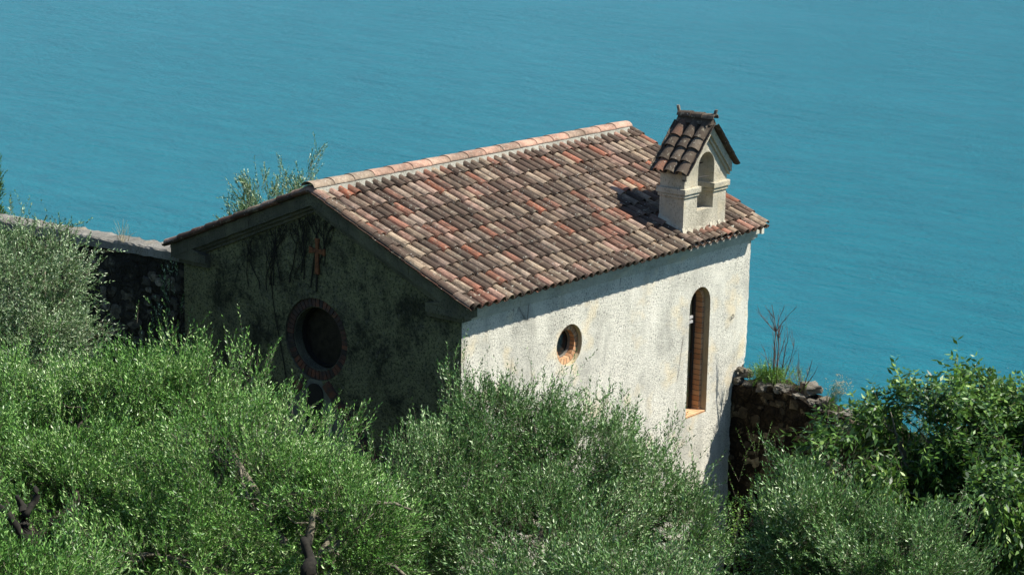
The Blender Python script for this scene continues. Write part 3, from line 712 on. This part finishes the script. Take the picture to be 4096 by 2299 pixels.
def leaf_object(name, data, mats, parent, origin):
    V, ti, SV = data; nl_, ns = len(V)//4, len(SV)//4
    allv = np.vstack([V, SV])-np.array(origin); me = bpy.data.meshes.new(name)
    me.vertices.add(len(allv)); me.vertices.foreach_set('co', allv.astype(np.float32).ravel())
    tri = np.array([0, 1, 3, 1, 2, 3, 2, 0, 3])
    sf = (np.arange(ns)[:, None]*4+tri[None, :]).ravel()+len(V)
    loops = np.concatenate([np.arange(len(V)), sf]).astype(np.int32)
    me.loops.add(len(loops)); me.loops.foreach_set('vertex_index', loops)
    tot = np.concatenate([np.full(nl_, 4), np.full(ns*3, 3)]).astype(np.int32); start = np.concatenate([[0], np.cumsum(tot)[:-1]]).astype(np.int32)
    me.polygons.add(len(tot)); me.polygons.foreach_set('loop_start', start); me.polygons.foreach_set('loop_total', tot)
    me.polygons.foreach_set('material_index', np.concatenate([np.zeros(nl_), np.ones(ns*3)]).astype(np.int32))
    a = me.attributes.new('tint', 'FLOAT', 'FACE'); a.data.foreach_set('value', np.concatenate([ti, np.full(ns*3, .5)]).astype(np.float32))
    for m in mats: me.materials.append(m)
    me.update(calc_edges=True); me.validate()
    o = bpy.data.objects.new(name, me); col.objects.link(o)
    if parent is not None: o.parent = parent
    else: o.location = origin
    return o
def wander(a, b, n, amp, seed):
    a, b = Vector(a), Vector(b); out = []
    for i in range(n+1):
        t = i/n; p = a.lerp(b, t); k = math.sin(PI*t)*amp
        out.append(p+Vector((noise.noise(Vector((t*2.3, seed, 0))), noise.noise(Vector((t*2.3, seed, 9))), noise.noise(Vector((t*2.3, seed, 19)))*.6))*k*2)
    return out
def limbs(mb, base, fork, blobs, rbase, seed, per=4):
    rnd = random.Random(seed); base, fork = Vector(base), Vector(fork)
    pts = wander(base, fork, 8, .15, seed); mb.tube(pts, [rbase*(1.25 if i == 0 else 1-.35*i/8)*rnd.uniform(.92, 1.08) for i in range(9)], 9)
    for bi, b in enumerate(blobs):
        c = Vector(b[:3]); pts = wander(fork, c, 7, .25, seed+bi*3.1); r0 = rbase*.5
        mb.tube(pts, [r0*(1-.6*i/7) for i in range(8)], 7)
        for k in range(per):
            d = Vector((rnd.gauss(0, 1), rnd.gauss(0, 1), abs(rnd.gauss(0, .8))+.1)).normalized()
            e = c+Vector((d.x*b[3], d.y*b[3], d.z*b[4]))*.92; s = pts[rnd.randint(4, 7)]
            q = wander(s, e, 6, .16, seed+bi*7+k); mb.tube(q, [r0*.38*(1-.8*i/6) for i in range(7)], 5)
def shoots(blobs, n, ln, seed, zmin=.3, spread=.25):
    """plumes of long upright shoots rising out of the top of the crown"""
    r2 = np.random.default_rng(seed); B = np.array(blobs); m = max(n//11, 2); b = B[r2.choice(len(B), m, p=B[:, 3]/B[:, 3].sum())]
    uu = unit(r2.normal(size=(m, 3))); uu[:, 2] = np.abs(uu[:, 2])*.7+zmin; uu = unit(uu)
    C0 = b[:, :3]+uu*np.stack([b[:, 3], b[:, 3], b[:, 4]], 1)*.9
    D0 = unit(uu*.4+np.array([0, 0, 1.])+r2.normal(size=(m, 3))*spread); H = ln*r2.uniform(.5, 1.6, m)
    i = r2.integers(0, m, n); t = r2.random(n)**1.3
    P = C0[i]+D0[i]*(t*H[i]*.8)[:, None]+r2.normal(size=(n, 3))*.06
    D = unit(D0[i]+r2.normal(size=(n, 3))*(.32*(1-.5*t))[:, None]); return P, D, H[i]*.55*r2.uniform(.6, 1.2, n)+.08
BL = {
    'A': [(-2.84, 3.73, -0.67, 1.14, 1.01), (-2.07, 3.77, -0.17, 0.53, 0.53), (-3.08, 3.0, -1.2, 1.0, 0.57)],
    'B1': [(-5.53, 0.19, -1.46, 1.21, 0.83), (-4.71, -0.82, -1.32, 1.16, 0.83), (-6.57, -1.96, -1.79, 1.23, 0.87), (-7.39, -0.83, -1.62, 0.82, 1.13)],
    'B2': [(-3.95, -1.65, -1.10, 1.02, 0.74), (-4.0, -3.5, -2.0, 0.75, 0.42), (-5.21, -3.62, -1.55, 1.44, 0.98), (-4.88, -4.98, -1.8, 1.06, 0.76), (-6.56, -3.71, -1.97, 1.14, 0.64), (-3.3, -4.1, -2.25, .6, .4)],
    'C': [(-0.76, -4.34, -1.56, 0.92, 0.58), (-0.22, -5.22, -2.03, 1.14, 0.75), (-2.05, -4.54, -2.08, 0.89, 0.78), (0.31, -6.04, -2.4, 0.8, 0.63), (-1.81, -5.89, -2.58, 1.52, 0.76), (-3.2, -4.6, -2.3, 0.9, 0.62), (0.16, -6.84, -2.82, 0.68, 0.57)],
    'D': [(-11.41, -6.85, -0.24, 0.83, 0.37), (-11.82, -6.27, -0.1, 0.68, 0.44)],
    'E': [(-5.42, -10.0, -1.41, 0.96, 0.56), (-6.16, -9.07, -1.48, 0.78, 0.39)],
    'F': [(-1.59, -9.99, -1.61, 0.64, 0.54), (-1.45, -11.09, -1.79, 1.07, 0.53), (-1.18, -9.55, -1.24, 0.25, 0.25)],
    'G': [(3.62, -8.47, -1.96, 0.83, 0.72), (4.84, -9.2, -1.96, 0.96, 0.85), (3.56, -9.51, -2.68, 1.34, 0.93), (2.6, -8.05, -2.1, 0.52, 0.5), (1.9, -8.3, -2.75, .35, .3), (5.68, -9.28, -1.51, 0.38, 0.26), (4.92, -10.28, -2.31, 1.07, 1.07), (4.2, -8.8, -1.75, .62, .5)],
    'H': [(4.89, 5.46, -0.75, 0.72, 0.72), (5.26, 5.1, -0.45, 0.42, 0.49), (4.54, 5.83, -0.98, 0.49, 0.42)],
}
def tree(name, key, label, cat, base, fork, rb, n, mat, seed, bark='bark', nsh=60, sl=.4, extra_limbs=None, group='olive trees around the chapel', **kw):
    bx, by = base; bz = gz(bx, by)-.1; root = empty(name, (bx, by, bz), label, cat, group)
    mb = MB(); limbs(mb, (bx, by, bz), fork, BL[key], rb, seed)
    for q_, rs_ in (extra_limbs or []):
        pp, rr_ = [], []
        for i in range(len(q_)-1):
            for k in range(4):
                t = k/4; p = Vector(q_[i]).lerp(Vector(q_[i+1]), t); pp.append(p+Vector([noise.noise(p*5+Vector((c*7, 0, 0)))*.09 for c in range(3)])); rr_.append((rs_[i]*(1-t)+rs_[i+1]*t)*(1+.5*noise.noise(p*11)))
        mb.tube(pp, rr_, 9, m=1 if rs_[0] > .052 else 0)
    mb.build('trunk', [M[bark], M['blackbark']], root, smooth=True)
    leaf_object('crown', twig_crown(BL[key], n, seed=seed, extra=shoots(BL[key], nsh, sl, seed+50) if nsh else None, **kw), [M[mat], M['bark' if bark != 'darkbark' else 'darkbark']], root, (bx, by, bz))
    return root
br = [([(-5.5, -5.1, -2.0), (-5.35, -5.0, -1.6), (-5.15, -4.98, -1.42), (-4.95, -5.15, -1.5), (-4.9, -5.35, -1.72), (-4.85, -5.5, -2.0)], [.05, .045, .035, .035, .03, .02]),
      ([(-5.4, -5.25, -1.9), (-5.1, -5.35, -1.75), (-4.95, -5.45, -1.5), (-4.8, -5.6, -1.3), (-4.6, -5.8, -1.28), (-4.4, -6.0, -1.45)], [.042, .036, .03, .026, .022, .014]),
      ([(-4.9, -5.5, -1.75), (-4.9, -5.75, -1.95), (-4.8, -5.95, -2.1), (-4.6, -6.1, -2.2)], [.04, .034, .026, .016]),
      ([(-6.2, -5.8, -5.5), (-6.22, -5.77, -2.2), (-6.15, -5.72, -1.75), (-5.95, -5.5, -1.5), (-5.6, -5.3, -1.6)], [.13, .10, .085, .05, .04])]
br1 = [([(-8.0, -3.0, -5.2), (-8.05, -2.95, -2.1), (-8.05, -2.82, -1.45), (-8.0, -2.75, -1.15), (-8.05, -2.68, -.95)], [.11, .085, .075, .05, .02]),
       ([(-8.1, -2.87, -1.5), (-8.2, -2.7, -1.2), (-8.35, -2.55, -1.05)], [.06, .045, .02]), ([(-8.03, -2.8, -1.3), (-7.9, -2.8, -1.1), (-7.8, -2.75, -.9)], [.055, .04, .02])]
tree('olive_tree', 'A', 'tall grey-green olive tree standing before the dark left garden wall', 'olive tree', (-2.8, 3.3), (-2.8, 3.3, -2.6), .16, 3600, 'olive_grey', 21, up=.35, rnd=.6, nsh=160, sl=.45)
tree('olive_tree', 'B1', 'bright green olive tree with a dark forked trunk at the lower left', 'olive tree', (-7.5, -2.3), (-7.45, -2.2, -1.9), .17, 7200, 'olive_bright', 22, 'darkbark', nsh=420, sl=.5, extra_limbs=br1)
tree('olive_tree', 'B2', 'bright green olive tree with bare grey branches in front of the gable', 'olive tree', (-5.6, -5.2), (-5.5, -5.12, -2.1), .17, 8600, 'olive_bright', 23, 'bark', nsh=480, sl=.5, extra_limbs=br)
tree('olive_tree', 'C', 'grey-green olive tree leaning against the foot of the sunlit wall', 'olive tree', (-.9, -5.3), (-.63, -5.3, -2.9), .15, 9800, 'olive', 24, nsh=480, sl=.55, gap=-.6)
tree('olive_tree', 'D', 'olive top closest to the camera in the bottom left corner', 'olive tree', (-11.6, -6.6), (-11.6, -6.6, -1.0), .1, 2000, 'olive_bright', 25, nsh=150, sl=.42)
tree('olive_tree', 'E', 'olive top with upright shoots at the bottom edge below the sunlit wall', 'olive tree', (-5.8, -9.6), (-5.8, -9.6, -2.2), .1, 1900, 'olive', 26, nsh=260, sl=.5)
tree('olive_tree', 'F', 'grey-green olive tree below the broad-leaved tree at the lower right', 'olive tree', (-1.5, -10.6), (-1.5, -10.6, -2.7), .13, 3600, 'olive', 27, nsh=300, sl=.45)
tree('olive_tree', 'H', 'silvery olive tree rising behind the left slope of the tiled roof', 'olive tree', (4.9, 5.6), (4.9, 5.5, -1.6), .1, 700, 'olive_grey', 28, nsh=140, sl=.42, shell=.3)
tree('broad_leaved_tree', 'G', 'dark green tree with large drooping pointed leaves at the right edge', 'tree', (4.2, -9.3), (4.2, -9.2, -3.6), .18, 5600, 'hack', 29, 'bark', nsh=60, sl=.45, group=None,
     tw_len=.45, nl=12, leaf=(.14, .05), ang=.9, up=.1, droop=1.1, tstem=.003)

gt = [o for o in bpy.data.objects if o.name.startswith('broad_leaved_tree')][0]
P = np.array([(4.57, -8.85, -1.25), (4.6, -8.9, -1.1), (4.5, -8.8, -1.3), (4.55, -8.83, -1.2)]); D = unit(np.array([(-.1, .1, 1), (-.5, .45, .8), (.3, -.3, 1), (0, 0, 1.)]))
leaf_object('young_shoot', twig_crown([(0, 0, -500, .1, .1)], 1, nl=14, leaf=(.11, .04), ang=1., seed=77, droop=.6, extra=(P, D, np.array([.5, .4, .3, .45])), gap=9), [M['fresh'], M['bark']], gt, tuple(gt.location))
# small olive sapling in the gable corner
def small(name, label, cat, mat, twigs, leaf=(.06, .018), nl=16, bark='bark', seed=1, ang=.75, group=None, droop=0, stems=None, stem_mat=None):
    P = np.array([t[0] for t in twigs], float); D = unit(np.array([t[1] for t in twigs], float)); TL = np.array([t[2] for t in twigs], float)
    o0 = P.min(0)
    root = empty(name, tuple(o0), label, cat, group)
    d = twig_crown([(0, 0, -500, .1, .1)], 1, nl=nl, leaf=leaf, ang=ang, seed=seed, droop=droop, extra=(P, D, TL), gap=9)
    leaf_object('foliage', d, [M[mat], M[bark]], root, tuple(o0))
    if stems:
        mb = MB()
        for pts, rs_ in stems: mb.tube(pts, rs_, 6)
        mb.build('stem', M[stem_mat or bark], root)
    return root
R_ = random.Random(5)
tw = []
for i in range(34):
    z0 = R_.uniform(-3.2, -.55); tw.append(((.05+R_.uniform(-.15, .1), 3.1+R_.uniform(-.12, .22), z0), (R_.uniform(-.5, .2), R_.uniform(-.4, .5), 1), .28))
small('olive_sapling', 'thin olive sapling growing up the corner between gable and left wall', 'sapling', 'olive_grey', tw, seed=3, stem_mat='darkbark', stems=[([(.0, 3.15, -7.7), (.03, 3.2, -4), (.0, 3.15, -2), (.02, 3.12, -.6)], [.03, .025, .015, .006])])
tw = []
for i in range(60):
    tw.append(((-.7+R_.gauss(0, .3), 2.35+R_.gauss(0, .35), -1.75+R_.gauss(0, .35)), (R_.uniform(-.5, .5), R_.uniform(-.2, .9), 1), .3))
small('olive_sapling', 'loose olive sapling with a long side shoot in front of the shaded gable foot', 'sapling', 'olive', tw, seed=4, stem_mat='darkbark', stems=[([(-.7, 2.3, -7.8), (-.75, 2.35, -4), (-.65, 2.35, -1.6)], [.04, .03, .012]), ([(-.7, 2.35, -1.7), (-.6, 2.8, -1.2), (-.55, 3.2, -1.0)], [.012, .009, .004])])
# yellow-green climber at the foot of the right wall
tw = []
for i in range(95):
    z0 = -2.9+1.65*R_.random(); tw.append(((-2.19+R_.gauss(0, .13), -9.25+R_.gauss(0, .14), z0), (R_.uniform(-.5, .5), R_.uniform(-.5, .5), 1.), .26))
small('climbing_plant', 'yellow-green upright climber between the olive trees near the right wall', 'climbing plant', 'fresh', tw, leaf=(.035, .024), nl=14, seed=6, ang=1.1, stems=[([(-2.2, -9.25, -5.9), (-2.15, -9.2, -2.8), (-2.2, -9.3, -1.2)], [.02, .014, .005])])
tw = []
for i in range(40):
    tw.append(((6.6+R_.gauss(0, .25), -4.6+R_.gauss(0, .5), -4.6+R_.random()*1.2), (R_.uniform(-.5, .5), R_.uniform(-.6, .6), .8), .4))
small('wild_shrub', 'sparse leafy shrub against the foot of the brown rubble wall', 'shrub', 'hack', tw, leaf=(.05, .02), nl=14, seed=7, stems=[([(6.6, -4.6, -7.9), (6.6, -4.6, -4)], [.03, .01])])

# ---- plants on the right wall
tw = []
for i in range(330):
    a = R_.random(); y = -3.25-.55*a+R_.gauss(0, .05); h = .20 if a < .3 else .13
    tw.append(((7.98+R_.gauss(0, .1), y, rtop(y)+R_.uniform(-.03, .2)), (R_.gauss(0, .4), R_.gauss(0, .45), 1), h*R_.uniform(.7, 1.5)))
for i in range(9): tw.append(((7.98, -3.35-R_.random()*.25, rtop(-3.4)+.1), (R_.gauss(0, .12), R_.gauss(0, .15), 1), .42))
small('leafy_weed', 'bright green bushy weed on top of the right wall beside the chapel', 'weed', 'fresh', tw, leaf=(.035, .014), nl=14, seed=8, ang=.9)
tw = []
for i in range(70):
    y = -4.05+R_.gauss(0, .12); tw.append(((8.0+R_.gauss(0, .1), y, rtop(y)+R_.uniform(0, .3)), (R_.gauss(0, .4), R_.gauss(0, .4), 1), .16))
small('wild_shrub', 'small reddish green shrub beside the bare stems on the right wall', 'shrub', 'fresh', tw, leaf=(.028, .012), nl=9, bark='deadwood', seed=9)
def bare(mb, p, d, ln, r0, depth, rnd, up=.25):
    pts = [Vector(p)]; d = Vector(d).normalized(); n = 6
    for i in range(n):
        d = (d+Vector((rnd.gauss(0, .07), rnd.gauss(0, .07), up*.12))).normalized(); pts.append(pts[-1]+d*ln/n)
    mb.tube(pts, [r0*(1-.75*i/n) for i in range(n+1)], 4)
    if depth:
        for k in range(7 if depth > 1 else 4):
            i = rnd.randint(1, n-1); dd = (d+Vector((rnd.gauss(0, .45), rnd.gauss(0, .45), rnd.uniform(-.1, .2)))).normalized()
            bare(mb, pts[i], dd, ln*rnd.uniform(.2, .4), r0*.45, depth-1, rnd, up)
mb = MB(); rb = random.Random(3)
for i, (y, h, lean) in enumerate([(-3.62, 1.5, 0), (-3.68, 1.25, -.02), (-3.58, 1.0, .05), (-3.75, 1.0, -.22), (-3.78, .9, -.3), (-3.66, .9, .02), (-3.6, .7, .25), (-3.72, .8, -.12)]):
    bare(mb, (8.0, y, rtop(y)-.02), (rb.uniform(-.05, .05), lean, 1), h, (.017 if i < 2 else .010), 2 if i < 5 else 1, rb)
tag(mb.build('bare_shrub', M['deadwood'], origin=(8, -3.65, rtop(-3.65))), 'tall bare dead stems rising from the right wall against the lake', 'dead shrub')
mb = MB()
for i in range(5): bare(mb, (8.0, -4.15+rb.uniform(-.05, .05), rtop(-4.15)-.02), (rb.uniform(-.1, .1), rb.uniform(-.55, .1), 1), rb.uniform(.45, .75), .01, 1, rb)
tag(mb.build('bare_shrub', M['deadwood'], origin=(8, -4.15, rtop(-4.15))), 'short dead twigs leaning right beside the pale stone on the right wall', 'dead shrub')
def stalks(name, label, cat, c, n, h, lean, spread, mat, seed, head=None, r_=.003):
    rd = random.Random(seed); root = empty(name, c, label, cat); mb = MB(); hb = MB()
    for i in range(n):
        p = Vector(c)+Vector((rd.gauss(0, .04), rd.gauss(0, .05), -.02)); d = Vector((rd.gauss(0, spread), lean+rd.gauss(0, spread), 1)).normalized(); hh = h*rd.uniform(.6, 1.15)
        q = p+d*hh*.5+Vector((0, -lean*.02, .03)); e = p+d*hh
        mb.tube([p, q, e], [r_, r_*.8, r_*.4], 3)
        if head:
            for k in range(3):
                w_ = e+Vector((rd.gauss(0, .02), rd.gauss(0, .025), rd.gauss(0, .012))); rock(hb, w_, (.011, .011, .006), i) if False else hb.add([w_+Vector((.01, 0, 0)), w_+Vector((0, .01, 0)), w_-Vector((.01, 0, 0)), w_-Vector((0, .01, 0)), w_+Vector((0, 0, .008)), w_-Vector((0, 0, .006))], [(0, 1, 4), (1, 2, 4), (2, 3, 4), (3, 0, 4), (1, 0, 5), (2, 1, 5), (3, 2, 5), (0, 3, 5)])
    mb.build('stem', mat, root)
    if head: tag(hb.build('flowers', head, root), kind='stuff')
    return root
GS = mat_flat('green_stem', (.20, .26, .12), .7, .3, 20)
stalks('flowering_weed', 'wispy weed with pale flower heads leaning right on the right wall', 'weed', (8.0, -4.72, rtop(-4.72)), 70, .58, -.42, .2, GS, 11, M['straw'])
stalks('flowering_weed', 'pale dry flower stalks showing above the middle of the broad-leaved tree', 'weed', (7.9, -6.6, rtop(-6.6)), 60, .6, -.1, .3, GS, 12, M['straw'])
tw = [((7.9, -5.45, rtop(-5.45)-.1), (0, -.02, 1), .75), ((7.9, -5.3, rtop(-5.3)-.1), (0, .1, 1), .4), ((7.85, -5.6, rtop(-5.6)-.1), (0, -.15, 1), .35)]
small('leafy_weed', 'single upright leafy shoot between wispy weed and broad-leaved tree', 'weed', 'hack', tw, leaf=(.045, .02), nl=30, seed=12, ang=.9)
tw = []
for i in range(170):
    y = -4.75-R_.random()*1.9; tw.append(((7.9+R_.gauss(0, .13), y, rtop(y)+R_.uniform(-.08, .06)), (R_.gauss(0, .5), R_.gauss(0, .5), .8), .11))
small('creeping_plant', 'low ground-hugging green growth along the top of the right wall', 'creeping plant', 'fresh', tw, leaf=(.022, .012), nl=12, seed=13)
tw = []
for i in range(120):
    y = -7.4+R_.gauss(0, .45); tw.append(((7.9+R_.gauss(0, .2), y, rtop(y)+R_.uniform(0, .5)), (R_.gauss(0, .3), R_.gauss(0, .3), 1), .25))
small('leafy_weed', 'pale green feathery weed rising behind the broad-leaved tree', 'weed', 'fresh', tw, leaf=(.035, .008), nl=22, seed=14)
# pale-tipped leader shoot of the broad-leaved tree is part of its crown; young growth shown as own plant behind
# ---- dry grass on the left wall
stalks('dry_grass', 'tuft of dry grass hanging over the left garden wall', 'grass tuft', (.46, 4.75, ltop(4.75)+.0), 22, .36, -.1, .35, M['straw'], 15)
# ---- dead climber on the gable
mb = MB(); rv = random.Random(9)
def creeper(p, d, ln, r0, depth):
    n = 9; pts = [Vector(p)]; d = Vector(d).normalized()
    for i in range(n):
        d = (d+Vector((0, rv.gauss(0, .2), .12))).normalized(); q = pts[-1]+d*ln/n
        if q.z > zt(q.y)-.43: break
        q.x = XG-.012-rv.random()*.01; pts.append(q)
    if len(pts) < 2: return
    mb.tube(pts, [r0*(1-.7*i/n) for i in range(len(pts))], 4)
    if depth:
        for k in range(5):
            i = rv.randint(len(pts)//3, len(pts)-1); creeper(pts[i], (0, d.y+rv.choice((-1, 1))*rv.uniform(.4, 1.0), .9), ln*rv.uniform(.3, .55), r0*.55, depth-1)
for part_, spec in enumerate(([(-.02, -.35, 1.5, .014), (.3, -.1, 1.1, .012), (.55, -.3, 1.2, .011), (.98, -.4, 1.1, .010), (.1, -.3, 1.3, .012), (.25, -.2, 1.1, .010), (.62, -1.9, 2.7, .011), (.9, -.4, 1.1, .009), (1.2, -.5, 1., .008), (1.45, -.5, .9, .007), (.45, -.2, 1., .009), (1.75, -.5, .8, .006), (.75, -.3, 1.1, .009), (1.05, -.5, 1., .008), (2.0, -.5, .7, .005)],
                            [(-.18, .1, 1.0, .010)], [(-1.35, -1.6, 1.1, .005)])):
    mb = MB()
    for y, z, ln, r0 in spec: creeper((XG-.015, y, z), (0, rv.uniform(-.12, .12), 1), ln, r0, 0 if r0 < .0055 else (2 if r0 > .0095 else 1))
    tag(mb.build('dead_climber', M['vine'], origin=(XG-.02, spec[0][0], 0)), ('leafless dark climber spread over the upper gable left of the cross', 'thin leafless climber stem right beside the terracotta cross', 'faint lone climber stem on the right half of the gable')[part_], 'dead climber')
# ---- cypress at the left edge
root = empty('cypress_tree', (4.18, 13.27, gz(4.18, 13.27)), 'narrow dark green cypress cut off by the left edge', 'cypress')
rc = np.random.default_rng(4); n = 5200; z = rc.random(n)*9.5-7.3; rad = .78*np.sqrt(np.clip((2.9-z)/10.2, 0, 1))*(1-.25*np.clip((z-.0)/2.9, 0, 1)); th = rc.random(n)*6.283
lum = 1+.13*np.sin(th*3+z*2.1)+.1*np.sin(z*5.3+th)
P = np.stack([4.18+rad*lum*np.cos(th)*rc.uniform(.7, 1, n), 13.27+rad*lum*np.sin(th)*rc.uniform(.7, 1, n), z], 1)
D = unit(np.stack([np.cos(th)*.55, np.sin(th)*.55, np.ones(n)], 1)+rc.normal(size=(n, 3))*.2)
d = twig_crown([(0, 0, -500, .1, .1)], 1, nl=14, leaf=(.06, .02), ang=.4, seed=5, extra=(P, D, .2*rc.uniform(.6, 1.3, n)), gap=9)
leaf_object('crown', d, [M['cypress'], M['darkbark']], root, tuple(root.location))
mb = MB(); mb.tube([(4.18, 13.27, gz(4.18, 13.27)), (4.18, 13.27, 2.0)], [.16, .03], 8); mb.build('trunk', M['darkbark'], root)
